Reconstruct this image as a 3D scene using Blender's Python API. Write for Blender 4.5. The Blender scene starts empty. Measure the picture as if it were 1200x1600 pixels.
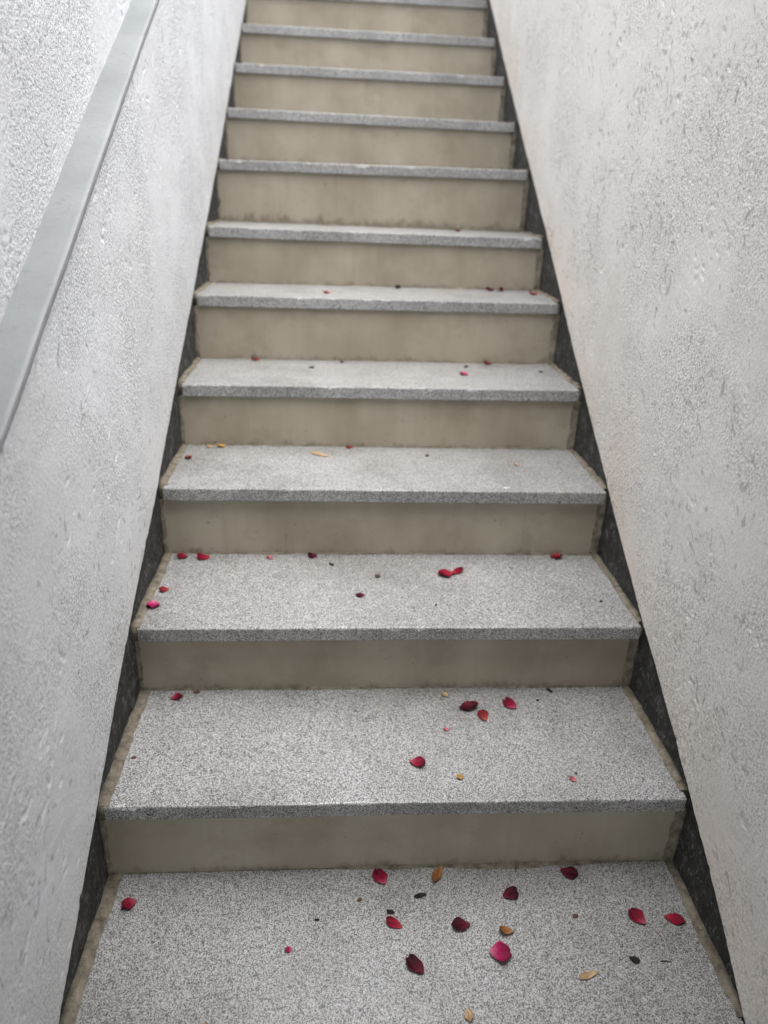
import bpy, math, random
import numpy as np
from mathutils import Matrix, Vector

# ------------------------------------------------------------------ camera
scene = bpy.context.scene
col = scene.collection
cam_data = bpy.data.cameras.new('camera')
cam = bpy.data.objects.new('camera', cam_data)
col.objects.link(cam)
YAW, PITCH, ROLL = math.radians(4.20797), math.radians(24.45508), math.radians(2.22165)
fwd = Vector((math.sin(YAW) * math.cos(PITCH), math.cos(YAW) * math.cos(PITCH), -math.sin(PITCH)))
rgt = Vector((math.cos(YAW), -math.sin(YAW), 0))
upv = rgt.cross(fwd)
r2 = math.cos(ROLL) * rgt + math.sin(ROLL) * upv
u2 = -math.sin(ROLL) * rgt + math.cos(ROLL) * upv
m = Matrix((r2, u2, -fwd)).transposed().to_4x4()
m.translation = Vector((-0.12275, -0.80726, 1.17949))
cam.matrix_world = m
cam_data.sensor_fit = 'VERTICAL'
cam_data.sensor_height = 36.0
cam_data.lens = 36.0 * 1124.0 / 1600.0
cam_data.clip_start = 0.02
cam_data.clip_end = 300.0
cam_data.dof.use_dof = True
cam_data.dof.focus_distance = 1.24
cam_data.dof.aperture_fstop = 2.4
scene.camera = cam

# ------------------------------------------------------------------ overcast sky and soft sun
SUN_EL, SUN_AZ = math.radians(81), math.radians(140)      # azimuth clockwise from +Y: the brightest cloud is nearly overhead
world = bpy.data.worlds.new('World')
scene.world = world
world.use_nodes = True
wn = world.node_tree
bg = wn.nodes['Background']
sky = wn.nodes.new('ShaderNodeTexSky')
sky.sky_type = 'NISHITA'
sky.sun_disc = False
sky.sun_elevation = SUN_EL
sky.sun_rotation = SUN_AZ
sky.dust_density = 3.0
hs = wn.nodes.new('ShaderNodeHueSaturation')              # cloud cover: nearly colourless sky
hs.inputs['Saturation'].default_value = 0.22
wn.links.new(sky.outputs[0], hs.inputs['Color'])
wn.links.new(hs.outputs[0], bg.inputs[0])
bg.inputs[1].default_value = 0.15
sun_data = bpy.data.lights.new('sun', 'SUN')
sun_data.energy = 1.2
sun_data.angle = math.radians(80)
sun_data.color = (1.0, 0.965, 0.92)
sun = bpy.data.objects.new('sun', sun_data)
col.objects.link(sun)
sd = Vector((math.sin(SUN_AZ) * math.cos(SUN_EL), math.cos(SUN_AZ) * math.cos(SUN_EL), math.sin(SUN_EL)))
sun.rotation_euler = (-sd).to_track_quat('-Z', 'Y').to_euler()
sun.location = sd * 12

vs = scene.view_settings
vs.view_transform = 'Standard'
vs.look = 'None'
vs.exposure = 1.78
vs.gamma = 1.0
vs.use_curve_mapping = False
scene.cycles.use_denoising = True
scene.cycles.adaptive_threshold = 0.006
scene.cycles.max_bounces = 5
scene.cycles.diffuse_bounces = 3
scene.cycles.glossy_bounces = 2

# ------------------------------------------------------------------ helpers
rng = np.random.default_rng(7)
random.seed(7)


def tag(o, label=None, cat=None, group=None, kind=None):
    for k, v in (('label', label), ('category', cat), ('group', group), ('kind', kind)):
        if v:
            o[k] = v
    return o


def empty(name, loc=(0, 0, 0)):
    o = bpy.data.objects.new(name, None)
    o.location = loc
    o.empty_display_size = 0.1
    col.objects.link(o)
    return o


def world_loc(o):
    v = Vector(o.location)
    while o.parent:
        o = o.parent
        v += Vector(o.location)
    return v


def mesh_obj(name, verts, faces, mat, parent=None, smooth=False):
    """verts in world space; the object keeps its origin at its parent's origin"""
    me = bpy.data.meshes.new(name)
    v = np.asarray(verts, dtype=float)
    if parent is not None:
        v = v - np.array(world_loc(parent))
    me.from_pydata(v.tolist(), [], [list(map(int, f)) for f in faces])
    me.materials.append(mat)
    if smooth:
        me.shade_smooth()
    me.update()
    o = bpy.data.objects.new(name, me)
    col.objects.link(o)
    o.parent = parent
    return o


def grid_obj(name, P, mat, parent=None, flip=False, extra_faces=None):
    """P: (rows, cols, 3) array of world points, fast path"""
    r, c = P.shape[:2]
    v = P.reshape(-1, 3).astype(np.float32)
    if parent is not None:
        v = v - np.array(world_loc(parent), dtype=np.float32)
    idx = np.arange(r * c).reshape(r, c)
    q = np.stack([idx[:-1, :-1], idx[:-1, 1:], idx[1:, 1:], idx[1:, :-1]], -1).reshape(-1, 4)
    if flip:
        q = q[:, ::-1]
    me = bpy.data.meshes.new(name)
    me.vertices.add(len(v))
    me.vertices.foreach_set('co', np.ascontiguousarray(v).ravel())
    me.loops.add(q.size)
    me.loops.foreach_set('vertex_index', np.ascontiguousarray(q).astype(np.int32).ravel())
    me.polygons.add(len(q))
    me.polygons.foreach_set('loop_start', np.arange(0, q.size, 4, dtype=np.int32))
    me.update(calc_edges=True)
    me.shade_smooth()
    me.materials.append(mat)
    me.validate()
    o = bpy.data.objects.new(name, me)
    col.objects.link(o)
    o.parent = parent
    return o


def box(x0, x1, y0, y1, z0, z1):
    v = [(x, y, z) for z in (z0, z1) for y in (y0, y1) for x in (x0, x1)]
    f = [(0, 2, 3, 1), (4, 5, 7, 6), (0, 1, 5, 4), (2, 6, 7, 3), (0, 4, 6, 2), (1, 3, 7, 5)]
    return v, f


def prism(poly_yz, x0, x1):
    """polygon in (y, z) pushed along x"""
    n = len(poly_yz)
    v = [(x0, y, z) for y, z in poly_yz] + [(x1, y, z) for y, z in poly_yz]
    f = [tuple(range(n)), tuple(range(2 * n - 1, n - 1, -1))]
    f += [(i, i + n, (i + 1) % n + n, (i + 1) % n) for i in range(n)]
    return v, f


def join(*parts):
    V, F = [], []
    for v, f in parts:
        F += [tuple(i + len(V) for i in q) for q in f]
        V += list(v)
    return V, F


def noise2(a, b, scale, seed):
    """smooth value noise, scale = feature size in metres"""
    g = np.random.default_rng(seed).random((257, 257))
    g[256, :] = g[0, :]
    g[:, 256] = g[:, 0]
    u, v = a / scale, b / scale
    iu, iv = np.floor(u).astype(int), np.floor(v).astype(int)
    fu, fv = u - iu, v - iv
    fu, fv = fu * fu * (3 - 2 * fu), fv * fv * (3 - 2 * fv)
    iu &= 255
    iv &= 255
    n = (g[iu, iv] * (1 - fu) * (1 - fv) + g[iu + 1, iv] * fu * (1 - fv)
         + g[iu, iv + 1] * (1 - fu) * fv + g[iu + 1, iv + 1] * fu * fv)
    return n * 2 - 1


# ------------------------------------------------------------------ materials
def new_mat(name, rough=0.6, spec=0.4):
    mt = bpy.data.materials.new(name)
    mt.use_nodes = True
    nt = mt.node_tree
    b = nt.nodes['Principled BSDF']
    b.inputs['Roughness'].default_value = rough
    b.inputs['Specular IOR Level'].default_value = spec
    return mt, nt, b


def node(nt, t, **kw):
    n = nt.nodes.new(t)
    for k, v in kw.items():
        if k in n.inputs:
            n.inputs[k].default_value = v
        else:
            setattr(n, k, v)
    return n


def ramp(nt, src, stops, interp='LINEAR'):
    n = nt.nodes.new('ShaderNodeValToRGB')
    cr = n.color_ramp
    cr.interpolation = interp
    while len(cr.elements) < len(stops):
        cr.elements.new(0.5)
    for e, (p, c) in zip(cr.elements, stops):
        e.position = p
        e.color = (c, c, c, 1) if isinstance(c, (int, float)) else (*c, 1)
    nt.links.new(src, n.inputs[0])
    return n.outputs[0]


def mixc(nt, mode, fac, a, b):
    n = nt.nodes.new('ShaderNodeMix')
    n.data_type = 'RGBA'
    n.blend_type = mode
    for sock, val in ((n.inputs[0], fac), (n.inputs[6], a), (n.inputs[7], b)):
        if hasattr(val, 'is_linked'):
            nt.links.new(val, sock)
        elif isinstance(val, (int, float)):
            sock.default_value = val
        else:
            sock.default_value = (*val, 1)
    return n.outputs[2]


def coords(nt, scale=(1, 1, 1)):
    tc = nt.nodes.new('ShaderNodeTexCoord')
    mp = nt.nodes.new('ShaderNodeMapping')
    mp.inputs['Scale'].default_value = scale
    nt.links.new(tc.outputs['Object'], mp.inputs[0])
    return mp.outputs[0]


def tex(nt, kind, vec, **kw):
    n = node(nt, kind, **kw)
    nt.links.new(vec, n.inputs['Vector'])
    return n


def bump(nt, b, height, dist, strength=1.0):
    n = nt.nodes.new('ShaderNodeBump')
    n.inputs['Strength'].default_value = strength
    n.inputs['Distance'].default_value = dist
    nt.links.new(height, n.inputs['Height'])
    nt.links.new(n.outputs[0], b.inputs['Normal'])


def make_granite():
    mt, nt, b = new_mat('speckled_granite', 0.4, 0.5)
    vec = coords(nt)
    n1 = tex(nt, 'ShaderNodeTexNoise', vec, Scale=520.0, Detail=1.0, Roughness=0.55)
    v1 = tex(nt, 'ShaderNodeTexVoronoi', vec, Scale=600.0)
    cell = ramp(nt, v1.outputs['Color'], [(0.0, 0.0), (1.0, 1.0)])
    mixv = mixc(nt, 'MIX', 0.42, n1.outputs['Fac'], cell)
    grain = ramp(nt, mixv, [(0.33, (0.066, 0.066, 0.065)), (0.445, (0.19, 0.19, 0.187)),
                            (0.53, (0.37, 0.369, 0.367)), (0.70, (0.54, 0.538, 0.54))])
    big = tex(nt, 'ShaderNodeTexNoise', vec, Scale=5.0, Detail=3.0, Roughness=0.6)
    tone = ramp(nt, big.outputs['Fac'], [(0.3, (0.74, 0.735, 0.72)), (0.5, (0.93, 0.93, 0.92)), (0.68, (1.04, 1.04, 1.05))])
    fl = tex(nt, 'ShaderNodeTexNoise', vec, Scale=170.0, Detail=1.0)
    grain = mixc(nt, 'MIX', ramp(nt, fl.outputs['Fac'], [(0.66, 0.0), (0.72, 0.75)]), grain, (0.045, 0.045, 0.047))
    fl2 = tex(nt, 'ShaderNodeTexNoise', vec, Scale=120.0, Detail=1.0)
    grain = mixc(nt, 'MIX', ramp(nt, fl2.outputs['Fac'], [(0.66, 0.0), (0.74, 0.5)]), grain, (0.62, 0.61, 0.60))
    c = mixc(nt, 'MULTIPLY', 1.0, grain, tone)
    # faint dusty film and small brown spots
    st = tex(nt, 'ShaderNodeTexNoise', vec, Scale=17.0, Detail=4.0, Roughness=0.7)
    sf = ramp(nt, st.outputs['Fac'], [(0.60, 0.0), (0.78, 0.40)])
    c = mixc(nt, 'MIX', sf, c, (0.33, 0.30, 0.24))
    nt.links.new(c, b.inputs['Base Color'])
    rr = ramp(nt, big.outputs['Fac'], [(0.3, 0.46), (0.7, 0.30)])
    nt.links.new(rr, b.inputs['Roughness'])
    return mt


base_coords = coords


def make_riser():
    mt, nt, b = new_mat('beige_cement_riser', 0.55, 0.35)
    oi = nt.nodes.new('ShaderNodeObjectInfo')

    def coords(nt, scale=(1, 1, 1)):
        v = base_coords(nt, scale)
        mul = node(nt, 'ShaderNodeMath', operation='MULTIPLY')
        nt.links.new(oi.outputs['Random'], mul.inputs[0])
        mul.inputs[1].default_value = 83.0
        ad = node(nt, 'ShaderNodeVectorMath', operation='ADD')
        nt.links.new(v, ad.inputs[0])
        nt.links.new(mul.outputs[0], ad.inputs[1])
        return ad.outputs[0]

    vec = coords(nt)
    st = tex(nt, 'ShaderNodeTexNoise', coords(nt, (6, 6, 3.0)), Scale=1.0, Detail=4.0, Roughness=0.5)
    c = ramp(nt, st.outputs['Fac'], [(0.30, (0.275, 0.238, 0.180)), (0.52, (0.335, 0.296, 0.230)), (0.72, (0.385, 0.346, 0.276))])
    fine = tex(nt, 'ShaderNodeTexNoise', coords(nt, (70, 70, 3)), Scale=1.0, Detail=2.0)
    c = mixc(nt, 'MULTIPLY', 1.0, c, ramp(nt, fine.outputs['Fac'], [(0.35, 0.975), (0.65, 1.01)]))
    blot = tex(nt, 'ShaderNodeTexNoise', vec, Scale=6.5, Detail=5.0, Roughness=0.62)
    c = mixc(nt, 'MIX', ramp(nt, blot.outputs['Fac'], [(0.48, 0.0), (0.72, 0.42)]), c, (0.43, 0.388, 0.312))
    blot2 = tex(nt, 'ShaderNodeTexNoise', coords(nt, (6, 6, 9)), Scale=1.0, Detail=5.0, Roughness=0.7)
    c = mixc(nt, 'MIX', ramp(nt, blot2.outputs['Fac'], [(0.52, 0.0), (0.76, 0.5)]), c, (0.205, 0.165, 0.118))
    spk = tex(nt, 'ShaderNodeTexNoise', vec, Scale=85.0, Detail=2.0, Roughness=0.5)
    c = mixc(nt, 'MIX', ramp(nt, spk.outputs['Fac'], [(0.70, 0.0), (0.76, 0.5)]), c, (0.12, 0.10, 0.08))
    drip = tex(nt, 'ShaderNodeTexNoise', coords(nt, (45, 45, 2.2)), Scale=1.0, Detail=3.0, Roughness=0.6)
    c = mixc(nt, 'MIX', ramp(nt, drip.outputs['Fac'], [(0.64, 0.0), (0.76, 0.22)]), c, (0.17, 0.138, 0.10))
    # splash stains that rise in uneven tongues from the foot of the riser
    at = node(nt, 'ShaderNodeAttribute', attribute_name='foot')
    tongue = tex(nt, 'ShaderNodeTexNoise', coords(nt, (24, 24, 14)), Scale=1.0, Detail=5.0, Roughness=0.72)
    s = node(nt, 'ShaderNodeMath', operation='SUBTRACT')
    nt.links.new(tongue.outputs['Fac'], s.inputs[0])
    nt.links.new(at.outputs['Fac'], s.inputs[1])
    c = mixc(nt, 'MIX', ramp(nt, s.outputs[0], [(0.40, 0.0), (0.58, 0.65)]), c, (0.13, 0.105, 0.077))
    nt.links.new(c, b.inputs['Base Color'])
    bump(nt, b, blot.outputs['Fac'], 0.003, 0.35)
    return mt


def make_mortar():
    mt, nt, b = new_mat('sandy_mortar', 0.9, 0.2)
    vec = coords(nt)
    n1 = tex(nt, 'ShaderNodeTexNoise', vec, Scale=45.0, Detail=6.0, Roughness=0.7)
    c = ramp(nt, n1.outputs['Fac'], [(0.32, (0.075, 0.063, 0.047)), (0.46, (0.155, 0.136, 0.105)), (0.6, (0.23, 0.204, 0.16)), (0.75, (0.34, 0.31, 0.255))])
    nt.links.new(c, b.inputs['Base Color'])
    n2 = tex(nt, 'ShaderNodeTexNoise', vec, Scale=220.0, Detail=4.0)
    bump(nt, b, n2.outputs['Fac'], 0.002, 0.7)
    return mt


def make_bitumen():
    mt, nt, b = new_mat('black_waterproofing', 0.75, 0.35)
    vec = coords(nt)
    n1 = tex(nt, 'ShaderNodeTexNoise', vec, Scale=30.0, Detail=7.0, Roughness=0.72)
    c = ramp(nt, n1.outputs['Fac'], [(0.35, (0.018, 0.018, 0.017)), (0.55, (0.038, 0.038, 0.037)), (0.68, (0.15, 0.15, 0.147))])
    n2 = tex(nt, 'ShaderNodeTexNoise', coords(nt, (130, 130, 75)), Scale=1.0, Detail=3.0, Roughness=0.75)
    c = mixc(nt, 'MIX', ramp(nt, n2.outputs['Fac'], [(0.57, 0.0), (0.70, 0.8)]), c, (0.22, 0.22, 0.215))
    nt.links.new(c, b.inputs['Base Color'])
    n3 = tex(nt, 'ShaderNodeTexNoise', vec, Scale=140.0, Detail=5.0, Roughness=0.7)
    bump(nt, b, n3.outputs['Fac'], 0.004, 0.9)
    return mt


def make_plaster(name, tint, dirt, grain, splash):
    mt, nt, b = new_mat(name, 0.95, 0.05)
    vec = coords(nt)
    n1 = tex(nt, 'ShaderNodeTexNoise', vec, Scale=3.0, Detail=4.0, Roughness=0.6)
    t = np.array(tint)
    c = ramp(nt, n1.outputs['Fac'], [(0.3, tuple(t * np.array([0.92, 0.91, 0.895]))), (0.65, tuple(t))])
    # rain-washed vertical dirt runs
    n2 = tex(nt, 'ShaderNodeTexNoise', coords(nt, (9, 9, 1.3)), Scale=1.0, Detail=6.0, Roughness=0.65)
    c = mixc(nt, 'MIX', ramp(nt, n2.outputs['Fac'], [(0.56, 0.0), (0.76, dirt)]), c, tuple(t * np.array([0.66, 0.60, 0.54])))
    n4 = tex(nt, 'ShaderNodeTexNoise', vec, Scale=22.0, Detail=4.0, Roughness=0.7)
    c = mixc(nt, 'MIX', ramp(nt, n4.outputs['Fac'], [(0.64, 0.0), (0.80, dirt)]), c, tuple(t * np.array([0.60, 0.58, 0.52])))
    sa = node(nt, 'ShaderNodeAttribute', attribute_name='splash')
    c = mixc(nt, 'MIX', sa.outputs['Fac'], c, tuple(t * np.array(splash)))
    ga = node(nt, 'ShaderNodeAttribute', attribute_name='groove_shade_grime')  # painted strokes: shade of the grooves together with mould and dirt
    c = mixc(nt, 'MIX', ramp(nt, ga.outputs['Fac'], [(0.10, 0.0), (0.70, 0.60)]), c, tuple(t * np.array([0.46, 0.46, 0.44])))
    nt.links.new(c, b.inputs['Base Color'])
    n3 = tex(nt, 'ShaderNodeTexNoise', vec, Scale=175.0, Detail=2.0, Roughness=0.6)
    zone = tex(nt, 'ShaderNodeTexNoise', vec, Scale=4.5, Detail=2.0)
    zf = ramp(nt, zone.outputs['Fac'], [(0.38, 0.30), (0.60, 1.0)])
    hm = mixc(nt, 'MULTIPLY', 1.0, n3.outputs['Fac'], zf)
    bump(nt, b, hm, grain, 1.0)
    # pale and dark sand grains in the coat
    n5 = tex(nt, 'ShaderNodeTexNoise', vec, Scale=215.0, Detail=2.0, Roughness=0.7)
    gr = mixc(nt, 'MIX', zf, (1, 1, 1), ramp(nt, n5.outputs['Fac'], [(0.34, 0.58), (0.50, 0.95), (0.64, 1.07)]))
    nt.links.new(mixc(nt, 'MULTIPLY', 1.0, c, gr), b.inputs['Base Color'])
    return mt


def make_plain(name, c0, c1, scale, rough=0.7, bdist=0.002, spec=0.3):
    mt, nt, b = new_mat(name, rough, spec)
    vec = coords(nt)
    n1 = tex(nt, 'ShaderNodeTexNoise', vec, Scale=scale, Detail=6.0, Roughness=0.65)
    nt.links.new(ramp(nt, n1.outputs['Fac'], [(0.33, c0), (0.66, c1)]), b.inputs['Base Color'])
    if bdist:
        n2 = tex(nt, 'ShaderNodeTexNoise', vec, Scale=scale * 6, Detail=4.0)
        bump(nt, b, n2.outputs['Fac'], bdist, 0.5)
    return mt


def make_ledge():
    mt, nt, b = new_mat('smooth_grey_green_paint', 0.5, 0.4)
    vec = coords(nt)
    n1 = tex(nt, 'ShaderNodeTexNoise', vec, Scale=7.0, Detail=5.0, Roughness=0.6)
    c = ramp(nt, n1.outputs['Fac'], [(0.3, (0.195, 0.209, 0.210)), (0.7, (0.258, 0.272, 0.276))])
    n2 = tex(nt, 'ShaderNodeTexNoise', vec, Scale=70.0, Detail=3.0, Roughness=0.6)
    c = mixc(nt, 'MIX', ramp(nt, n2.outputs['Fac'], [(0.60, 0.0), (0.70, 0.45)]), c, (0.15, 0.165, 0.15))
    nt.links.new(c, b.inputs['Base Color'])
    bump(nt, b, n2.outputs['Fac'], 0.002, 0.3)
    return mt


def make_petal(name, body, tip, dark, rough=0.62):
    mt, nt, b = new_mat(name, rough, 0.16)
    at = node(nt, 'ShaderNodeAttribute', attribute_name='along')
    c = ramp(nt, at.outputs['Fac'], [(0.0, tip), (0.16, tuple(0.45 * np.array(tip) + 0.55 * np.array(body))), (0.42, body), (1.0, dark)])
    vec = coords(nt)
    n1 = tex(nt, 'ShaderNodeTexNoise', vec, Scale=160.0, Detail=5.0, Roughness=0.65)
    c = mixc(nt, 'MULTIPLY', 1.0, c, ramp(nt, n1.outputs['Fac'], [(0.3, 0.55), (0.6, 1.1)]))
    nt.links.new(c, b.inputs['Base Color'])
    n2 = tex(nt, 'ShaderNodeTexNoise', vec, Scale=420.0, Detail=3.0)
    bump(nt, b, n2.outputs['Fac'], 0.0012, 0.5)
    return mt


M = {
    'granite': make_granite(), 'riser': make_riser(), 'mortar': make_mortar(), 'bitumen': make_bitumen(),
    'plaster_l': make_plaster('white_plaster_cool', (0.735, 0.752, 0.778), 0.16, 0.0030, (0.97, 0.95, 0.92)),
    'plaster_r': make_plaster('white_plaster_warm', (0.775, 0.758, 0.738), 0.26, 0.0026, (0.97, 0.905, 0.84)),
    'ledge': make_ledge(),
    'edge': make_plain('bare_cement_edge', (0.36, 0.36, 0.385), (0.46, 0.46, 0.49), 25.0, 0.8),
    'concrete': make_plain('grey_concrete', (0.22, 0.22, 0.21), (0.33, 0.325, 0.31), 6.0, 0.85),
    'blocker_brown': make_plain('dark_brown_blocker', (0.035, 0.027, 0.02), (0.06, 0.047, 0.036), 4.0, 0.9),  # dark colour of the added light blocker behind the viewer
    'ground': make_plain('dusty_paving', (0.16, 0.15, 0.13), (0.24, 0.23, 0.21), 1.5, 0.9),
    'dark': make_petal('maroon_petal', (0.062, 0.002, 0.010), (0.17, 0.02, 0.04), (0.026, 0.0015, 0.005)),
    'crimson': make_petal('crimson_petal', (0.215, 0.003, 0.026), (0.48, 0.12, 0.17), (0.09, 0.002, 0.012)),
    'red': make_petal('red_petal', (0.245, 0.003, 0.024), (0.38, 0.06, 0.06), (0.12, 0.002, 0.012)),
    'magenta': make_petal('magenta_petal', (0.34, 0.009, 0.085), (0.58, 0.22, 0.32), (0.15, 0.004, 0.03)),
    'pink': make_petal('faded_pink_petal', (0.48, 0.12, 0.16), (0.60, 0.30, 0.28), (0.33, 0.06, 0.09)),
    'rust': make_petal('withered_petal', (0.20, 0.016, 0.020), (0.36, 0.13, 0.07), (0.12, 0.006, 0.010)),
    'brown': make_petal('dry_leaf_brown', (0.30, 0.13, 0.045), (0.42, 0.24, 0.11), (0.17, 0.07, 0.025), 0.6),
    'tan': make_petal('tan_husk', (0.48, 0.33, 0.19), (0.54, 0.40, 0.26), (0.38, 0.25, 0.13), 0.6),
    'yellow': make_petal('yellow_crumb', (0.44, 0.26, 0.075), (0.45, 0.26, 0.08), (0.38, 0.20, 0.05), 0.6),
    'black': make_plain('black_soil_crumb', (0.008, 0.007, 0.006), (0.03, 0.026, 0.02), 90.0, 0.85, 0.0008),
    'umber': make_plain('brown_soil_crumb', (0.06, 0.03, 0.02), (0.13, 0.07, 0.045), 90.0, 0.85, 0.0008),
    'white': make_plain('white_flake', (0.7, 0.7, 0.69), (0.78, 0.78, 0.77), 60.0, 0.7, 0.0005),
    'twig': make_plain('dark_twig', (0.02, 0.016, 0.012), (0.06, 0.04, 0.03), 120.0, 0.8, 0.0004),
    'twig_red': make_plain('reddish_twig', (0.20, 0.05, 0.035), (0.28, 0.09, 0.06), 120.0, 0.8, 0.0004),
}

# ------------------------------------------------------------------ stair dimensions (metres)
HW = 0.525                    # half width between the plaster faces
T = 0.0317                    # tread thickness
SLOPE, Z00 = 0.62124, 0.06405  # nosing line z = SLOPE * y + Z00
yf = {0: -0.155, 1: 0.1417, 2: 0.4420, 3: 0.7504, 4: 1.0419, 5: 1.3336, 6: 1.5997, 7: 1.8902,
      8: 2.1659, 9: 2.4408, 10: 2.7166, 11: 2.9853}
zt = {0: 0.0, 1: 0.1750, 2: 0.3476, 3: 0.5253, 4: 0.6962, 5: 0.8777, 6: 1.0436, 7: 1.2370,
      8: 1.4060, 9: 1.5810, 10: 1.7537, 11: 1.9381}
yb = {0: 0.1535, 1: 0.4647, 2: 0.7687, 3: 1.0561, 4: 1.3462, 5: 1.6126, 6: 1.9043}
dzl = {1: .0014, 2: -.0023, 3: -.0007, 4: -.004, 5: -.0014, 6: .0011, 7: -.0005, 8: .0047, 9: .0027, 10: .0033}
dzr = {2: .0001, 3: .0003, 4: .0019, 5: .002, 6: -.0027, 7: .0037, 8: -.0026, 9: -.0007, 10: -.0022, 11: -.0018}
LOW, TOP = -3, 13
for i in range(-1, LOW - 1, -1):
    yf[i] = yf[i + 1] - 0.29
    zt[i] = zt[i + 1] - 0.173
for i in (12, 13):
    yf[i] = yf[i - 1] + 0.272
    zt[i] = zt[i - 1] + 0.172
for i in range(LOW, TOP):
    yb.setdefault(i, yf[i + 1] + 0.0135)
yb[TOP] = yf[TOP] + 1.2
BASE_Z = zt[LOW] - 0.173
Y_NEAR, Y_FAR = -1.29, 4.9


def tread_z(i, x):
    a = zt[i] + dzl.get(i, 0.0)
    c = zt[i] + dzr.get(i, 0.0)
    return a + (c - a) * (x + HW) / (2 * HW)


# ------------------------------------------------------------------ ground and landings
o = mesh_obj('ground', *box(-60, 60, -60, 60, BASE_Z - 0.32, BASE_Z - 0.02), M['ground'])
tag(o, kind='structure')
o = mesh_obj('landing', *box(-0.53, 0.53, -2.6, yf[LOW] + 0.01, BASE_Z - 0.01, BASE_Z), M['ground'])
tag(o, kind='structure')

# ------------------------------------------------------------------ staircase
stair = empty('staircase', (0, yf[LOW], BASE_Z))
tag(stair, 'long straight stair with speckled grey stone treads and beige risers', 'staircase')

prof = [(yf[LOW] + 0.016, BASE_Z)]
for i in range(LOW, TOP + 1):
    b0 = yf[LOW] + 0.016 if i == LOW else yb[i - 1] + 0.016
    prof += [(b0, zt[i] - T - 0.006), (yb[i] + 0.016, zt[i] - T - 0.006)]
prof += [(yb[TOP] + 0.016, BASE_Z)]
prof_clean = [prof[0]] + [q for k, q in enumerate(prof[1:], 1) if q != prof[k - 1]]
mesh_obj('concrete_core', *prism(prof_clean, -HW - 0.008, HW + 0.008), M['concrete'], stair)


def tread_mesh(i, r):
    y0, y1 = yf[i], yb[i] + 0.010
    bv = 0.0028
    secs = []
    skew = r.uniform(-0.0022, 0.0022)
    nx = 61
    for k in range(nx):
        x = -0.5215 + 1.045 * k / (nx - 1)
        z = tread_z(i, x)
        e = r.normal(0, 0.00035)
        wob = 0.0006 * math.sin(x * 7 + i)
        c = bv + abs(r.normal(0, 0.0007))
        if r.random() < 0.07:
            c += r.uniform(0.0015, 0.006)                     # small chip in the arris
        ya = y0 + e + wob + skew * x / 0.52
        secs.append([(x, y1, z - T), (x, ya + 0.002, z - T), (x, ya, z - T + 0.002), (x, ya, z - c),
                     (x, ya + c * 0.3, z - c * 0.3), (x, ya + c, z), (x, y1, z)])
    n = 7
    v = [p for s in secs for p in s]
    f = []
    for k in range(nx - 1):
        for j in range(n):
            a, bq = k * n + j, k * n + (j + 1) % n
            f.append((a, bq, bq + n, a + n))
    f += [tuple(range(n - 1, -1, -1)), tuple((nx - 1) * n + j for j in range(n))]
    return v, f


def side_mortar(i, s, r):
    """uneven mortar fillet between the tread's end and the side wall"""
    y0, y1 = yf[i] + (0.0035 if (s < 0 and i < 3) else 0.016), yb[i] - 0.002
    n = 34
    a_in = noise2(np.linspace(0, 0.3, n), np.full(n, i * 3.1), 0.09, 31 + (s > 0)) * 0.003
    a_up = noise2(np.linspace(0, 0.3, n), np.full(n, i * 1.7), 0.022, 57 + (s > 0)) * 0.004
    v = []
    wide = (0.5135 if i <= 1 else 0.517 if i <= 3 else 0.5195) if s < 0 else (0.518 if i <= 1 else 0.5205)
    for k in range(n):
        y = y0 + (y1 - y0) * k / (n - 1)
        xin = wide + a_in[k] + 0.5 * a_up[k] + r.normal(0, 0.0008)
        zz = tread_z(i, s * 0.52)
        up = 0.0045 + 0.8 * a_up[k] + abs(r.normal(0, 0.0009))
        pts = [(s * xin, y, zz - 0.001), (s * (xin + 0.002), y, zz + 0.0013), (s * max(0.521, xin + 0.003), y, zz + 0.0022 + 0.2 * up),
               (s * 0.5355, y, zz + up), (s * 0.5365, y, zz + up * 0.4), (s * 0.5365, y, zz - T), (s * 0.5225, y, zz - T)]
        v += pts
    m_ = 7
    f = []
    for k in range(n - 1):
        for j in range(m_ - 1):
            q = (k * m_ + j, k * m_ + j + 1, (k + 1) * m_ + j + 1, (k + 1) * m_ + j)
            f.append(q if s > 0 else q[::-1])
    f.append(tuple(range(m_)))
    f.append(tuple((n - 1) * m_ + j for j in range(m_)))
    return v, f


def riser_mesh(i):
    nx, nz = 30, 8
    P = []
    foot = []
    x0 = -0.531
    for a in range(nz):
        row = []
        for k in range(nx):
            x = x0 + 2 * abs(x0) * k / (nx - 1)
            zlo = tread_z(i, x) + 0.0006
            zhi = tread_z(i + 1, x) - T - 0.0004
            row.append((x, yb[i], zlo + (zhi - zlo) * a / (nz - 1)))
        P.append(row)
        foot += [a / (nz - 1) * (1.5 if i == 6 else 1.4) - (0.13 if i == 6 else 0.0)] * nx
    v = [p for rw in P for p in rw]
    f = [(a * nx + k, a * nx + k + 1, (a + 1) * nx + k + 1, (a + 1) * nx + k) for a in range(nz - 1) for k in range(nx - 1)]
    nb = len(v)
    loop = [k for k in range(nx)] + [a * nx + nx - 1 for a in range(1, nz)] + [(nz - 1) * nx + k for k in range(nx - 2, -1, -1)] \
        + [a * nx for a in range(nz - 2, 0, -1)]
    for q in loop:
        v.append((v[q][0], yb[i] + 0.012, v[q][2]))
        foot.append(foot[q])
    L = len(loop)
    f += [(loop[(k + 1) % L], loop[k], nb + k, nb + (k + 1) % L) for k in range(L)]
    return v, f, foot


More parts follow.
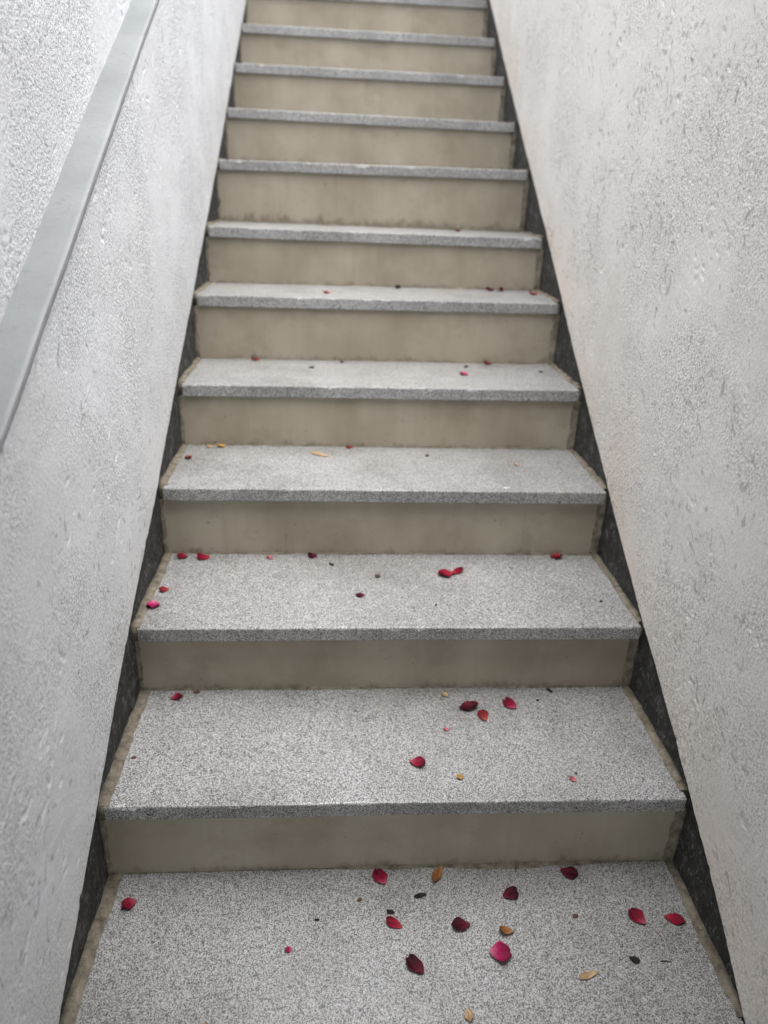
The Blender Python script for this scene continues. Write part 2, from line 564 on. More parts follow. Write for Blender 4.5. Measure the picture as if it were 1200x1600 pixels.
def riser_side_mortar(i, s, r):
    n = 22
    v = []
    zlo, zhi = tread_z(i, s * 0.52) + 0.001, tread_z(i + 1, s * 0.52) - T - 0.001
    a_in = noise2(np.linspace(0, 0.15, n), np.full(n, i * 2.3), 0.03, 91 + (s > 0)) * 0.004
    a_y = noise2(np.linspace(0, 0.15, n), np.full(n, i * 4.3), 0.02, 17 + (s > 0)) * 0.003
    for k in range(n):
        z = zlo + (zhi - zlo) * k / (n - 1)
        xin = (0.5275 if s < 0 else 0.5165) + 0.8 * a_in[k] + r.normal(0, 0.0009)
        out = 0.005 + a_y[k] + abs(r.normal(0, 0.001))
        v += [(s * xin, yb[i] + 0.001, z), (s * min(xin + 0.0015, 0.533), yb[i] - 0.0012, z), (s * max(0.5325, min(xin + 0.004, 0.5345)), yb[i] - 0.002 - 0.3 * out, z),
              (s * 0.5358, yb[i] - out, z), (s * 0.5365, yb[i] + 0.005, z)]
    m_ = 5
    f = []
    for k in range(n - 1):
        for j in range(m_ - 1):
            q = (k * m_ + j, k * m_ + j + 1, (k + 1) * m_ + j + 1, (k + 1) * m_ + j)
            f.append(q if s > 0 else q[::-1])
    return v, f


def riser_foot_joint(i, r):
    """thin lumpy mortar line where the riser stands on the tread"""
    n = 90
    v = []
    t_ = np.linspace(-0.515, 0.515, n)
    a = noise2(t_, np.full(n, i * 5.7), 0.09, 201) + 0.5 * noise2(t_, np.full(n, i * 2.9), 0.025, 203)
    for k in range(n):
        x = t_[k]
        z = tread_z(i, x)
        d = max(0.0015, 0.0042 + 0.003 * a[k] + r.normal(0, 0.0004))
        if i == 0:
            d += 0.006 * math.exp(-((x - 0.19) / 0.10) ** 4)
        h = max(0.001, 0.0026 + 0.0022 * a[k])
        v += [(x, yb[i] - d, z - 0.0005), (x, yb[i] - d * 0.75, z + 0.0012), (x, yb[i] - d * 0.3, z + h), (x, yb[i] + 0.002, z + h + 0.0015)]
    f = [(k * 4 + j, (k + 1) * 4 + j, (k + 1) * 4 + j + 1, k * 4 + j + 1) for k in range(n - 1) for j in range(3)]
    return v, f


for i in range(LOW, TOP + 1):
    tr = mesh_obj('tread', *tread_mesh(i, rng), M['granite'], stair)
    for s in (-1, 1):
        mesh_obj('side_joint', *side_mortar(i, s, rng), M['mortar'], tr, smooth=True)
    if i < TOP:
        v, f, foot = riser_mesh(i)
        ri = mesh_obj('riser', v, f, M['riser'], stair)
        at = ri.data.attributes.new('foot', 'FLOAT', 'POINT')
        at.data.foreach_set('value', np.array(foot, dtype=np.float32))
        for s in (-1, 1):
            mesh_obj('side_joint', *riser_side_mortar(i, s, rng), M['mortar'], ri, smooth=True)
        mesh_obj('foot_joint', *riser_foot_joint(i, rng), M['mortar'], ri, smooth=True)
v, f = box(-0.519, 0.519, yf[LOW] + 0.0135, yf[LOW] + 0.0155, BASE_Z, zt[LOW] - T - 0.001)
mesh_obj('riser', v, f, M['riser'], stair)

# ------------------------------------------------------------------ side walls
LY = np.array([-3, -0.13, -0.009, 0.124, 0.18, 0.41, 0.667, 1.1, 1.62, 2.95, 5.2])
LH = np.array([0.05, 0.05, 0.053, 0.049, 0.051, 0.046, 0.026, 0.008, -0.005, -0.0166, -0.02])
RY = np.array([-3, -0.147, -0.023, 0.115, 0.177, 0.433, 0.695, 1.484, 2.926, 5.2])
RH = np.array([0.026, 0.026, 0.033, 0.0356, 0.036, 0.014, 0.005, 0.0127, 0.040, 0.045])
LEDGE_S, LEDGE_B, LEDGE_T = 0.5957, 0.852, 0.866


def edge_left(y):
    return SLOPE * y + Z00 + np.interp(y, LY, LH)


def edge_right(y):
    return SLOPE * y + Z00 + np.interp(y, RY, RH)


RES = 0.0020
R_Y0, R_Y1, R_S1 = -0.7, 3.7, 1.7


def groove_map(seed, n_marks, dmin=0.0006, dmax=0.0022):
    """height map of a dragged, pitted plaster: worm-like grooves torn by the trowel, mostly across the slope of the stair"""
    r = np.random.default_rng(seed)
    ny, ns = int((R_Y1 - R_Y0) / RES), int((R_S1 + 0.2) / RES)
    H = np.zeros((ny, ns), dtype=np.float32)
    ncl = 420
    cy, cs = r.uniform(R_Y0, R_Y1, ncl), r.uniform(-0.1, R_S1, ncl)
    k = 8
    di, dj = np.meshgrid(np.arange(-k, k + 1), np.arange(-k, k + 1), indexing='ij')
    for q in range(n_marks):
        if r.random() < 0.72:
            c = r.integers(ncl)
            y, s = cy[c] + r.normal(0, 0.035), cs[c] + r.normal(0, 0.045)
        else:
            y, s = r.uniform(R_Y0, R_Y1), r.uniform(-0.1, R_S1)
        ln = min(0.05, 0.003 + r.exponential(0.010))
        ang = math.radians(143) + r.normal(0, 0.5)
        w = r.uniform(0.0014, 0.0043)
        d = dmin + (dmax - dmin) * r.random() ** 1.8
        curl = r.normal(0, 60)
        npt = max(2, int(ln / 0.0016))
        for p in range(npt):
            y += math.cos(ang) * 0.0016
            s += math.sin(ang) * 0.0016
            ang += curl * 0.0016 + r.normal(0, 0.10)
            fi, fj = (y - R_Y0) / RES, (s + 0.1) / RES
            i0, j0 = int(fi), int(fj)
            if i0 < k or j0 < k or i0 >= ny - k - 1 or j0 >= ns - k - 1:
                break
            taper = min(1.0, 0.35 + 2.5 * min(p + 1, npt - p) / npt)
            ej = dj - (fj - j0)
            ej = np.where(ej > 0, ej * 1.15, ej * 0.9)
            rr = ((di - (fi - i0)) ** 2 + ej ** 2) * RES * RES
            g = -d * taper * np.exp(-(rr / (w * w)) ** 2.2)
            win = H[i0 - k:i0 + k + 1, j0 - k:j0 + k + 1]
            np.minimum(win, g, out=win)
    return H


def sample(H, y, s):
    fi = np.clip((y - R_Y0) / RES, 0, H.shape[0] - 2.001)
    fj = np.clip((s + 0.1) / RES, 0, H.shape[1] - 2.001)
    i0, j0 = fi.astype(int), fj.astype(int)
    a, b_ = fi - i0, fj - j0
    return (H[i0, j0] * (1 - a) * (1 - b_) + H[i0 + 1, j0] * a * (1 - b_) + H[i0, j0 + 1] * (1 - a) * b_ + H[i0 + 1, j0 + 1] * a * b_)


ys = list(np.arange(Y_NEAR, -0.34, 0.05)) + list(np.arange(-0.34, 1.1, 0.0023))
y = 1.1
st = 0.0023
while y < 3.6:
    ys.append(y)
    y += st
    st = min(st * 1.007, 0.014)
ys += list(np.arange(3.6, Y_FAR + 0.01, 0.05))
ys = np.array(ys)


def plaster_sheet(name, s, xface, zlo, zhi, rows, H, GR, seed, parent, mat, lip=0.009, rough=1.0, lip_stain=True):
    """rows: fractions 0..1 between the lower and the upper boundary curves"""
    Y = np.repeat(ys[None, :], len(rows), 0)
    lo, hi = zlo(ys), zhi(ys)
    lo = lo + 0.0012 * noise2(ys, np.zeros_like(ys), 0.05, seed + 5) + 0.0010 * noise2(ys, np.zeros_like(ys), 0.008, seed + 6)
    Z = lo[None, :] + np.asarray(rows)[:, None] * (hi - lo)[None, :]
    Sv = Z - (0.6 * Y + 0.06)
    zone = np.clip(0.75 + 0.55 * noise2(Y, Z, 0.22, seed), 0.25, 1.4)
    D = (0.0022 * noise2(Y, Z, 0.35, seed + 1) + 0.0008 * noise2(Y, Z, 0.06, seed + 2)
         + rough * zone * (0.0003 * noise2(Y, Z, 0.014, seed + 3) + 0.00012 * noise2(Y, Z, 0.0066, seed + 4)))
    D = D + sample(H, Y, Sv) * np.clip(0.4 + zone * 0.7, 0.4, 1.2)
    X = -s * 0 + s * (xface - D)
    P = np.stack([X, Y, Z], -1)
    # rounded return of the plaster edge down to the wall behind
    e1 = P[0].copy()
    e1[:, 0] = s * (np.abs(P[0][:, 0]) + 0.0016)
    e1[:, 2] -= 0.0012
    e2 = e1.copy()
    e2[:, 0] = s * (xface + lip)
    t1 = P[-1].copy()
    t1[:, 0] = s * (xface + lip)
    P = np.concatenate([e2[None], e1[None], P, t1[None]], 0)
    o = grid_obj(name, P, mat, parent, flip=(s < 0))
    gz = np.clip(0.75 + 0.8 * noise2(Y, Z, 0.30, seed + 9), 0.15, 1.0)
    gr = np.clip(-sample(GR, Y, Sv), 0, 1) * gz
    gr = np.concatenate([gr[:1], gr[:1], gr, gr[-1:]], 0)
    o.data.attributes.new('groove_shade_grime', 'FLOAT', 'POINT').data.foreach_set('value', gr.astype(np.float32).ravel())
    sp = np.clip(1 - (Z - lo[None, :]) / (0.20 + 0.10 * noise2(Y, Z, 0.25, seed + 11)), 0, 1) * np.clip(0.75 + 0.6 * noise2(Y, Z, 0.12, seed + 12), 0, 1)
    sp = np.concatenate([sp[:1], sp[:1], sp, sp[-1:]], 0) * (1.0 if lip_stain else 0.0)
    o.data.attributes.new('splash', 'FLOAT', 'POINT').data.foreach_set('value', sp.astype(np.float32).ravel())
    return o


def rows_for(fine_len, total, step, coarse=0.04):
    a = np.arange(0, min(fine_len, total), step)
    b_ = np.arange(a[-1] + coarse, total, coarse) if total > fine_len else np.array([])
    z_ = np.concatenate([a, b_, [total]])
    return z_ / total


def dark_skin(name, s, parent, edge, seed):
    """rough black strip of wall left bare between the steps and the plaster"""
    yy = np.concatenate([np.arange(Y_NEAR, -0.35, 0.05), np.arange(-0.35, 3.4, 0.006), np.arange(3.4, Y_FAR, 0.05)])
    dd = np.arange(-0.34, 0.061, 0.008)
    Y = np.repeat(yy[None, :], len(dd), 0)
    Z = edge(yy)[None, :] + dd[:, None]
    D = 0.0012 * noise2(Y, Z, 0.05, seed) + 0.0009 * noise2(Y, Z, 0.014, seed + 1)
    X = s * (0.5352 - np.clip(D, -0.0025, 0.0016))
    return grid_obj(name, np.stack([X, Y, Z], -1), M['bitumen'], parent, flip=(s < 0))


# left wall
wl = empty('stair_wall', (-0.66, 0.0, BASE_Z))
tag(wl, 'rough white plastered wall on the left with a sloping ledge set into it', 'wall')
LEFT_TOP = 1.75        # above the nosing line
zl0, zl1 = LEDGE_T + LEDGE_S * Y_NEAR - 0.02, LEDGE_T + LEDGE_S * Y_FAR - 0.02
low_poly = [(Y_NEAR, BASE_Z - 0.1), (Y_FAR, BASE_Z - 0.1), (Y_FAR, zl1), (Y_NEAR, zl0)]
up_poly = [(Y_NEAR, zl0 - 0.003), (Y_FAR, zl1 - 0.003), (Y_FAR, SLOPE * Y_FAR + LEFT_TOP), (Y_NEAR, SLOPE * Y_NEAR + LEFT_TOP)]
mesh_obj('wall_core', *join(prism(low_poly, -0.80, -0.5380), prism(up_poly, -0.803, -0.588)), M['concrete'], wl)
H1 = groove_map(11, 2600)
G1 = groove_map(12, 6500, 0.30, 1.3)          # groove shade, mould and scuffs painted as dark strokes, independent of the relief
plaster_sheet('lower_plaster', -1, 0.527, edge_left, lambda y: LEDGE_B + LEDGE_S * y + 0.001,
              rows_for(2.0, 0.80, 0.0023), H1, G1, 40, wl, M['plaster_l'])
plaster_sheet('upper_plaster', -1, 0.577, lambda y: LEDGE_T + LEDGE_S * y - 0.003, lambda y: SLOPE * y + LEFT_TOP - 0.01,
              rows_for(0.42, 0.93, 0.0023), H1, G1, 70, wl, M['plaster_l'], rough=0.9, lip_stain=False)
dark_skin('bare_black_strip', -1, wl, edge_left, 140)
cap_poly = [(Y_NEAR, SLOPE * Y_NEAR + LEFT_TOP + 0.001), (Y_FAR, SLOPE * Y_FAR + LEFT_TOP + 0.001),
            (Y_FAR, SLOPE * Y_FAR + LEFT_TOP + 0.06), (Y_NEAR, SLOPE * Y_NEAR + LEFT_TOP + 0.06)]
mesh_obj('coping', *prism(cap_poly, -0.83, -0.555), M['concrete'], wl)

# ledge
lg = empty('sloping_ledge', (-0.55, 0.0, LEDGE_B))
tag(lg, 'smooth pale grey-green sloping ledge running up the left wall like a handrail', 'ledge')
ly = np.concatenate([np.arange(Y_NEAR, -0.4, 0.1), np.arange(-0.4, 2.2, 0.012), np.arange(2.2, Y_FAR, 0.1)])
sec = [(-0.5795, 0.0005), (-0.560, 0.0), (-0.530, 0.0), (-0.5245, -0.0006), (-0.5232, -0.0020)]
P = np.zeros((len(sec), len(ly), 3))
for k, (x, dz) in enumerate(sec):
    wob = 0.0009 * noise2(ly, np.full_like(ly, k * 0.02), 0.16, 301) + 0.0004 * noise2(ly, np.full_like(ly, k * 0.03), 0.03, 302)
    P[k, :, 0] = x + (0.0012 * noise2(ly, np.full_like(ly, 9.0), 0.12, 303) if k >= 3 else 0)
    P[k, :, 1] = ly
    P[k, :, 2] = LEDGE_T + LEDGE_S * ly + dz + wob
grid_obj('ledge_top', P, M['ledge'], lg, flip=False)
Q = np.zeros((4, len(ly), 3))
for k, (dx, dz) in enumerate([(0.0003, 0.0003), (-0.0004, -0.006), (-0.0010, -0.0125), (-0.008, -0.0130)]):
    Q[k] = P[-1]
    Q[k, :, 0] += dx - (0.0 if k == 0 else 0.0)
    Q[k, :, 2] += dz
grid_obj('ledge_edge', Q, M['edge'], lg, flip=False)

# right wall
wr = empty('stair_wall', (0.66, 0.0, BASE_Z))
tag(wr, 'warm white wall on the right, plaster scored with worm-like grooves', 'wall')
RIGHT_TOP = 1.52
r_poly = [(Y_NEAR, BASE_Z - 0.1), (Y_FAR, BASE_Z - 0.1), (Y_FAR, SLOPE * Y_FAR + RIGHT_TOP), (Y_NEAR, SLOPE * Y_NEAR + RIGHT_TOP)]
mesh_obj('wall_core', *prism(r_poly, 0.5380, 0.78), M['concrete'], wr)
H2 = groove_map(23, 2600)
G2 = groove_map(24, 8000, 0.35, 1.3)  # painted groove shade and dirt strokes for the right wall
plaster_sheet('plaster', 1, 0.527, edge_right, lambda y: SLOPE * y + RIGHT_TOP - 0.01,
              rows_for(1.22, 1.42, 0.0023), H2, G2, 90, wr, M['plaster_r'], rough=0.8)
dark_skin('bare_black_strip', 1, wr, edge_right, 160)
cap_poly = [(Y_NEAR, SLOPE * Y_NEAR + RIGHT_TOP + 0.001), (Y_FAR, SLOPE * Y_FAR + RIGHT_TOP + 0.001),
            (Y_FAR, SLOPE * Y_FAR + RIGHT_TOP + 0.06), (Y_NEAR, SLOPE * Y_NEAR + RIGHT_TOP + 0.06)]
mesh_obj('coping', *prism(cap_poly, 0.505, 0.81), M['concrete'], wr)

# ------------------------------------------------------------------ unseen wall and roof added behind the viewer to shade the lower steps
FY, FTOP, BLOCKER_EDGE = -1.30, 1.80, -0.17
hs_ = empty('shade_blocker', (0, FY, BASE_Z))
tag(hs_, 'unseen dark brown wall and roof added to shade the foot of the stair', 'wall')
mesh_obj('blocker_side', *box(-4.0, -0.84, FY - 0.25, FY, BASE_Z - 0.1, FTOP), M['blocker_brown'], hs_)
mesh_obj('blocker_side', *box(0.82, 4.0, FY - 0.25, FY, BASE_Z - 0.1, FTOP), M['blocker_brown'], hs_)
mesh_obj('blocker_upper', *box(-0.838, 0.818, FY - 0.25, FY, 1.40, FTOP), M['blocker_brown'], hs_)
mesh_obj('blocker_roof', *box(-4.0, 4.0, FY - 3.2, BLOCKER_EDGE, FTOP + 0.002, FTOP + 0.20), M['blocker_brown'], hs_)

# ------------------------------------------------------------------ fallen petals and litter
def petal(name, mat, i, x, y, ang, L, W, lift, seed, cup=0.5, curl=0.3, lean=0.0):
    """a curved petal: narrow pale claw at v = 0 (pointing along ang), broad end at v = 1"""
    r = np.random.default_rng(seed)
    nu, nv = 11, 13
    L, W = L / 1000.0, W / 1000.0
    ph = r.uniform(0, 6.28, 6)
    verts, along = [], []
    for b_ in range(nv):
        v = b_ / (nv - 1)
        prof_w = (0.16 + 0.84 * math.sin(min(1.0, v * 1.55) * math.pi / 2) ** 0.95) * math.sqrt(max(0.0, 1 - (max(0, v - 0.42) / 0.60) ** 2.6) + 0.02)
        for a in range(nu):
            u = -1 + 2 * a / (nu - 1)
            edge = 1 + 0.07 * math.sin(5 * u + ph[0]) + 0.08 * math.sin(9 * v + ph[1]) * (1 if u > 0 else -0.6)
            px = L * (0.5 - v) + L * 0.04 * (u * u) * v * v + L * 0.035 * math.sin(3.3 * u + ph[5]) * v
            py = W * 0.5 * u * prof_w * edge
            rim = u * u * (0.35 + 0.65 * v)
            pz = cup * W * 0.30 * abs(u) ** 3 * (0.35 + 0.65 * v) * (1 + 0.6 * math.sin(ph[2] + u * 2)) + 0.7 * curl * L * 0.5 * max(0, v - 0.45) ** 2 * 2.2 \
                + curl * L * 0.25 * max(0, 0.25 - v)
            pz += 0.05 * W * math.sin(7 * v + ph[3] + 2 * u) * abs(u) + 0.03 * W * math.sin(6 * u + ph[4])
            if lean:
                ca, sa = math.cos(lean), math.sin(lean)
                px, pz = px * ca - pz * sa, (px + L / 2) * sa + pz * ca
            verts.append((px, py, pz))
            along.append(v)
    zmin = min(p[2] for p in verts)
    verts = [(p[0], p[1], p[2] - zmin + 0.0004) for p in verts]
    f = [(b_ * nu + a, b_ * nu + a + 1, (b_ + 1) * nu + a + 1, (b_ + 1) * nu + a) for b_ in range(nv - 1) for a in range(nu - 1)]
    me = bpy.data.meshes.new(name)
    me.from_pydata(verts, [], f)
    me.attributes.new('along', 'FLOAT', 'POINT').data.foreach_set('value', np.array(along, dtype=np.float32))
    me.materials.append(M[mat])
    me.shade_smooth()
    o = bpy.data.objects.new(name, me)
    sm = o.modifiers.new('thickness', 'SOLIDIFY')
    sm.thickness = 0.0004
    sm.offset = 1.0
    col.objects.link(o)
    o.location = (x, y, tread_z(i, x) + lift)
    o.rotation_euler = (0, 0, math.radians(ang))
    return o


def crumb(name, mat, i, x, y, ang, L, W, seed, h=0.45):
    """angular crumb: a lumpy icosphere-like solid, flattened"""
    r = np.random.default_rng(seed)
    L, W = L / 1000.0, W / 1000.0
    nu, nv = 9, 6
    verts = [(0, 0, -0.5)]
    for b_ in range(1, nv):
        th = math.pi * b_ / nv
        for a in range(nu):
            p = 2 * math.pi * a / nu
            k = 1 + r.normal(0, 0.17)
            verts.append((0.5 * math.sin(th) * math.cos(p) * k, 0.5 * math.sin(th) * math.sin(p) * k, -0.5 * math.cos(th) * (1 + r.normal(0, 0.1))))
    verts.append((0, 0, 0.5))
    f = [(0, 1 + (a + 1) % nu, 1 + a) for a in range(nu)]
    for b_ in range(nv - 2):
        for a in range(nu):
            p, q = 1 + b_ * nu + a, 1 + b_ * nu + (a + 1) % nu
            f.append((p, q, q + nu, p + nu))
    last = len(verts) - 1
    f += [(last, 1 + (nv - 2) * nu + a, 1 + (nv - 2) * nu + (a + 1) % nu) for a in range(nu)]
    H = min(L, W) * h
    verts = [(p[0] * L, p[1] * W, (p[2] + 0.5) * H) for p in verts]
    zmin = min(p[2] for p in verts)
    verts = [(p[0], p[1], p[2] - zmin + 0.0002) for p in verts]
    me = bpy.data.meshes.new(name)
    me.from_pydata(verts, [], f)
    me.materials.append(M[mat])
    o = bpy.data.objects.new(name, me)
    col.objects.link(o)
    o.location = (x, y, tread_z(i, x))
    o.rotation_euler = (0, 0, math.radians(ang))
    return o


def twig(name, mat, i, x, y, ang, L, rad, seed, tilt=0.0):
    r = np.random.default_rng(seed)
    n, k = 7, 6
    verts, f = [], []
    L = L / 1000.0
    for a in range(n):
        t_ = a / (n - 1)
        rr = rad / 1000.0 * (1 - 0.45 * t_)
        cx, cy = L * (t_ - 0.5), 0.08 * L * math.sin(3 * t_ + seed)
        cz = rad / 1000.0 + t_ * L * math.sin(tilt)
        for q in range(k):
            p = 2 * math.pi * q / k
            verts.append((cx * (math.cos(tilt)), cy + rr * math.cos(p), cz + rr * math.sin(p)))
    for a in range(n - 1):
        for q in range(k):
            f.append((a * k + q, a * k + (q + 1) % k, (a + 1) * k + (q + 1) % k, (a + 1) * k + q))
    f += [tuple(range(k - 1, -1, -1)), tuple((n - 1) * k + q for q in range(k))]
    me = bpy.data.meshes.new(name)
    me.from_pydata(verts, [], f)
    me.materials.append(M[mat])
    me.shade_smooth()
    o = bpy.data.objects.new(name, me)
    col.objects.link(o)
    o.location = (x, y, tread_z(i, x))
    o.rotation_euler = (0, 0, math.radians(ang))
    return o


G = {'petal': 'fallen rose petals on the steps', 'leaf': 'dry leaf scraps on the steps', 'chip': 'tan husks and chips on the steps',
     'crumb': 'dark crumbs of soil on the steps', 'twig': 'bits of twig on the bottom tread'}
NM = {'petal': ('rose_petal', 'petal'), 'leaf': ('dry_leaf', 'leaf'), 'chip': ('wood_chip', 'chip'), 'crumb': ('soil_crumb', 'crumb'),
      'twig': ('twig', 'twig')}
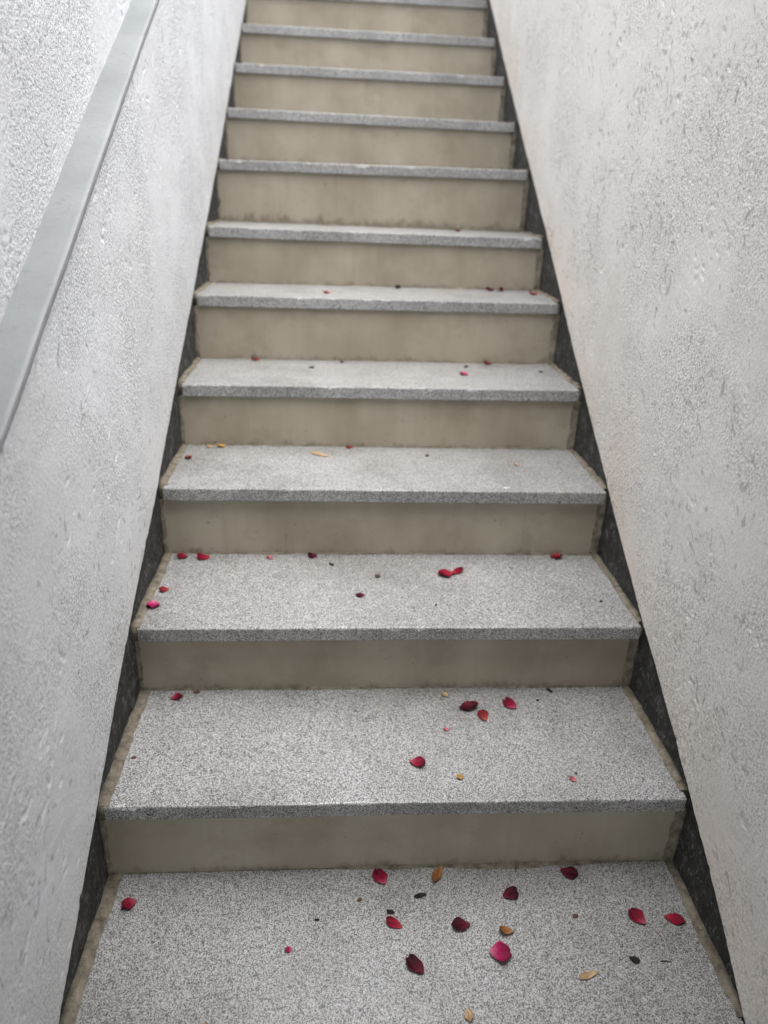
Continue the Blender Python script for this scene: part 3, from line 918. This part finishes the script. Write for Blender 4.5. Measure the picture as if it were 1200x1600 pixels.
# kind, material, tread, x, y, angle of the claw, length mm, width mm, extras, label
LITTER = [
    # bottom tread
    ('petal', 'crimson', 0, -.483, .088, 37, 27, 25, dict(cup=.5), 'red petal alone near the left end of the bottom tread'),
    ('petal', 'crimson', 0, -.033, .130, -66, 34, 29, dict(cup=.45, curl=.35), 'dark crimson petal with pale tip close to the lowest riser, near centre'),
    ('leaf', 'brown', 0, .074, .134, 62, 42, 17, dict(cup=.6, curl=.3), 'orange-brown dry leaf leaning against the lowest riser'),
    ('petal', 'dark', 0, .203, .088, -161, 30, 26, dict(cup=.35), 'blackish maroon petal lying flat below the lowest riser, right of the brown leaf'),
    ('petal', 'dark', 0, .325, .128, 153, 33, 26, dict(cup=.4), 'dark maroon petal at the foot of the lowest riser, farthest right there'),
    ('petal', 'red', 0, -.015, .037, -29, 31, 19, dict(cup=.5), 'small pointed red petal on the bottom tread with a black crumb just behind it'),
    ('petal', 'dark', 0, .102, .030, 3, 33, 26, dict(cup=.45), 'dark maroon petal pointing right, mid bottom tread, left of the brown scrap'),
    ('leaf', 'brown', 0, .180, .016, -7, 25, 17, dict(cup=.9, curl=.6), 'small curled brown scrap just behind the big round crimson petal'),
    ('petal', 'magenta', 0, .161, -.023, 168, 37, 39, dict(cup=.30, curl=.2), 'largest round crimson petal with white tip, on the bottom tread'),
    ('petal', 'dark', 0, .015, -.039, -49, 37, 26, dict(cup=.5), 'dark maroon petal nearest the viewer, left of the round crimson one'),
    ('petal', 'crimson', 0, .422, .035, -54, 35, 28, dict(cup=.4), 'crimson petal near the right end of the bottom tread, the left of a pair'),
    ('petal', 'red', 0, .488, .029, 160, 36, 22, dict(cup=.5), 'bright red petal at the far right of the bottom tread beside the mortar'),
    ('chip', 'tan', 0, .302, -.064, 16, 36, 11, dict(cup=.5, curl=.1), 'long tan wood chip on the right half of the bottom tread'),
    ('chip', 'tan', 0, .092, -.120, 91, 20, 15, dict(cup=.6, curl=.3), 'pale tan husk at the very front of the bottom tread'),
    ('petal', 'magenta', 0, -.196, -.004, 19, 13, 11, dict(cup=.4), 'tiny pink petal scrap alone on the left half of the bottom tread'),
    ('crumb', 'black', 0, .388, -.042, -25, 16, 12, {}, 'black crumb on the bottom tread in front of the crimson pair'),
    ('twig', 'twig', 0, .441, -.046, 1, 18, 1.1, {}, 'short straight dark twig on the bottom tread right of the black crumb'),
    ('crumb', 'black', 0, .035, .090, 14, 22, 9, {}, 'longest black crumb below the brown leaf on the bottom tread'),
    ('crumb', 'black', 0, -.020, .060, -13, 14, 8, {}, 'black crumb just behind the small pointed red petal'),
    ('crumb', 'black', 0, -.150, .049, 9, 8, 5, {}, 'lone speck-sized black crumb left of centre on the bottom tread'),
    ('crumb', 'umber', 0, .311, .041, 8, 11, 8, {}, 'small brown crumb on the bottom tread left of the crimson pair'),
    ('twig', 'twig', 0, .226, .141, 70, 16, 1.0, dict(tilt=.5), 'tiny dark twig propped against the pale mortar of the lowest riser'),
    ('twig', 'twig_red', 0, .448, -.001, -68, 20, .8, {}, 'thin reddish twig in front of the crimson pair'),
    ('leaf', 'brown', 0, -.317, -.122, 13, 22, 12, dict(cup=.6), 'brown leaf scrap cut off by the bottom edge of the photo, left'),
    ('crumb', 'umber', 0, -.074, .085, 20, 9, 6, {}, 'faint brown crumb left of the longest black crumb'),
    # second tread
    ('petal', 'crimson', 1, -.455, .436, 179, 25, 24, dict(cup=.5, curl=.4), 'crimson petal at the back left of the second tread'),
    ('crumb', 'umber', 1, -.416, .452, 0, 13, 9, {}, 'small brown crumb beside the back left petal on the second tread'),
    ('chip', 'tan', 1, .117, .437, 0, 16, 14, dict(cup=.6, curl=.4), 'small orange-tan husk at the back of the second tread'),
    ('petal', 'dark', 1, .160, .397, 100, 30, 44, dict(cup=.55, curl=.45), 'broad dark crimson petal on the second tread, widest of its cluster'),
    ('petal', 'rust', 1, .188, .368, -78, 32, 23, dict(cup=.5), 'reddish-brown petal touching the broad dark one on the second tread'),
    ('petal', 'crimson', 1, .251, .402, -54, 35, 27, dict(cup=.5), 'bright crimson petal at the right of the second tread cluster'),
    ('petal', 'pink', 1, .105, .329, 0, 12, 11, dict(cup=.5), 'tiny pink scrap on the second tread below the cluster'),
    ('petal', 'crimson', 1, .037, .238, 165, 31, 29, dict(cup=.45), 'crimson petal alone mid-front of the second tread'),
    ('chip', 'yellow', 1, .113, .199, 30, 13, 12, dict(cup=.8, curl=.6), 'yellow-orange crumb near the front edge of the second tread'),
    ('petal', 'pink', 1, .326, .189, -30, 13, 11, dict(cup=.5), 'tiny pale pink scrap near the front right of the second tread'),
    ('crumb', 'black', 1, .351, .449, -57, 16, 9, {}, 'black crumb at the back right of the second tread'),
    ('crumb', 'black', 1, .336, .205, 0, 6, 4, {}, 'black speck behind the pale pink scrap on the second tread'),
    ('crumb', 'black', 1, .316, .417, 0, 7, 6, {}, 'black speck between bright crimson petal and back right crumb, second tread'),
    ('crumb', 'umber', 1, -.500, .262, 0, 10, 6, {}, 'brown crumb beside the left mortar of the second tread'),
    # third tread
    ('petal', 'red', 2, -.490, .748, 1, 26, 24, dict(cup=.6, curl=.5), 'red petal in the back left corner of the third tread'),
    ('petal', 'red', 2, -.440, .744, 11, 31, 26, dict(cup=.6, curl=.5), 'red petal second from the left at the back of the third tread'),
    ('petal', 'pink', 2, -.281, .744, 0, 17, 15, dict(cup=.7, curl=.6), 'pinkish-brown scrap at the back of the third tread'),
    ('petal', 'dark', 2, -.179, .752, 1, 23, 20, dict(cup=.6, curl=.5), 'dark crimson petal at the foot of the third riser, left of centre'),
    ('petal', 'red', 2, .428, .752, 90, 28, 31, dict(cup=.6, curl=.9), 'red petal against the riser at the back right of the third tread'),
    ('petal', 'red', 2, .138, .664, 20, 40, 36, dict(cup=.5, curl=.35), 'largest bright red petal on the third tread, left lobe of a touching pair'),
    ('petal', 'red', 2, .166, .674, 207, 34, 18, dict(cup=.9, curl=.5), 'narrow folded red petal touching the largest one on the third tread'),
    ('petal', 'dark', 2, -.067, .570, 0, 21, 18, dict(cup=.6, curl=.4), 'small dark crimson petal mid third tread'),
    ('crumb', 'umber', 2, -.024, .653, 0, 13, 12, {}, 'brown crumb behind the small dark petal on the third tread'),
    ('crumb', 'black', 2, -.132, .712, -44, 20, 8, {}, 'long black crumb at the back centre of the third tread'),
    ('petal', 'rust', 2, -.500, .594, 21, 22, 20, dict(cup=.6, curl=.5), 'orange-red withered petal by the left mortar of the third tread'),
    ('petal', 'magenta', 2, -.509, .530, 93, 32, 28, dict(cup=.5, curl=.5), 'magenta pink petal on the left mortar of the third tread'),
    ('crumb', 'black', 2, .097, .530, 67, 12, 4, {}, 'thin black speck mid third tread'),
    ('crumb', 'black', 2, .471, .543, 38, 9, 6, {}, 'black speck at the right of the third tread'),
    # fourth tread
    ('leaf', 'rust', 3, -.500, .952, 90, 24, 20, dict(cup=.7, curl=.7), 'orange-brown leaf scrap in the left end of the fourth tread'),
    ('chip', 'tan', 3, -.460, 1.038, 3, 18, 14, dict(cup=.7, curl=.6), 'small tan husk at the back left of the fourth tread'),
    ('leaf', 'yellow', 3, -.430, 1.040, 33, 24, 18, dict(cup=.8, curl=.8), 'orange leaf scrap at the back left of the fourth tread'),
    ('chip', 'tan', 3, -.166, .986, -30, 55, 15, dict(cup=.5, curl=.2), 'long tan chip at the back of the fourth tread, left of centre'),
    ('petal', 'rust', 3, -.087, 1.044, 2, 19, 14, dict(cup=.5, curl=.4), 'tiny red-brown scrap at the foot of the fourth riser'),
    ('crumb', 'umber', 3, .118, .987, 2, 11, 10, {}, 'dark crumb right of centre on the fourth tread'),
    ('chip', 'tan', 3, .347, .928, 2, 14, 12, dict(cup=.5), 'faint tan husk on the right half of the fourth tread'),
    ('chip', 'white', 3, .286, .768, 2, 16, 8, dict(cup=.2, curl=.05), 'white flake at the front edge of the fourth tread'),
    # fifth tread
    ('petal', 'rust', 4, -.363, 1.333, 6, 25, 20, dict(cup=.7, curl=.9), 'orange-red petal at the back left of the fifth tread'),
    ('crumb', 'black', 4, -.195, 1.247, 5, 17, 11, {}, 'black crumb left of centre on the fifth tread'),
    ('crumb', 'black', 4, -.109, 1.320, 6, 12, 10, {}, 'dark crumb at the back centre of the fifth tread'),
    ('petal', 'crimson', 4, .331, 1.330, 6, 27, 22, dict(cup=.8, curl=1.0), 'dark red petal against the riser at the back right of the fifth tread'),
    ('petal', 'magenta', 4, .237, 1.193, 5, 24, 24, dict(cup=.4, curl=.3), 'pinkish red petal on the right half of the fifth tread'),
    ('crumb', 'black', 4, .258, 1.289, 5, 13, 12, {}, 'dark crumb behind the pinkish red petal on the fifth tread'),
    ('crumb', 'black', 4, .469, 1.237, 5, 12, 10, {}, 'dark crumb at the right end of the fifth tread'),
    # sixth and seventh treads
    ('petal', 'crimson', 5, -.156, 1.431, 12, 21, 24, dict(cup=.5, curl=.3), 'blurred small red petal left of centre on the sixth tread'),
    ('crumb', 'black', 5, .070, 1.581, 12, 22, 18, dict(h=.6), 'dark crumb at the back centre of the sixth tread'),
    ('petal', 'crimson', 5, .368, 1.578, 12, 28, 26, dict(cup=.8, curl=.9), 'left of two touching dark red petals at the back of the sixth tread'),
    ('petal', 'crimson', 5, .404, 1.582, 50, 28, 26, dict(cup=.8, curl=.7), 'right of two touching dark red petals at the back of the sixth tread'),
    ('petal', 'red', 5, .493, 1.511, 11, 28, 28, dict(cup=.7, curl=.7), 'red petal at the right end of the sixth tread'),
    ('petal', 'red', 6, .286, 1.817, 29, 24, 28, dict(cup=.5, curl=.4), 'blurred red petal at the back right of the seventh tread'),
]
for n_, (kind, mat, i, x, y, ang, L, W, ex, label) in enumerate(LITTER):
    nm, cat = NM[kind]
    if kind == 'crumb':
        o = crumb(nm, mat, i, x, y, ang, L, W, 500 + n_, **ex)
    elif kind == 'twig':
        o = twig(nm, mat, i, x, y, ang, L, W, 500 + n_, **ex)
    else:
        if mat == 'white':
            nm, cat = 'paint_flake', 'flake'
        o = petal(nm, mat, i, x, y, ang, L, W, 0.0006, 500 + n_, **ex)
    tag(o, label, cat, G[kind])
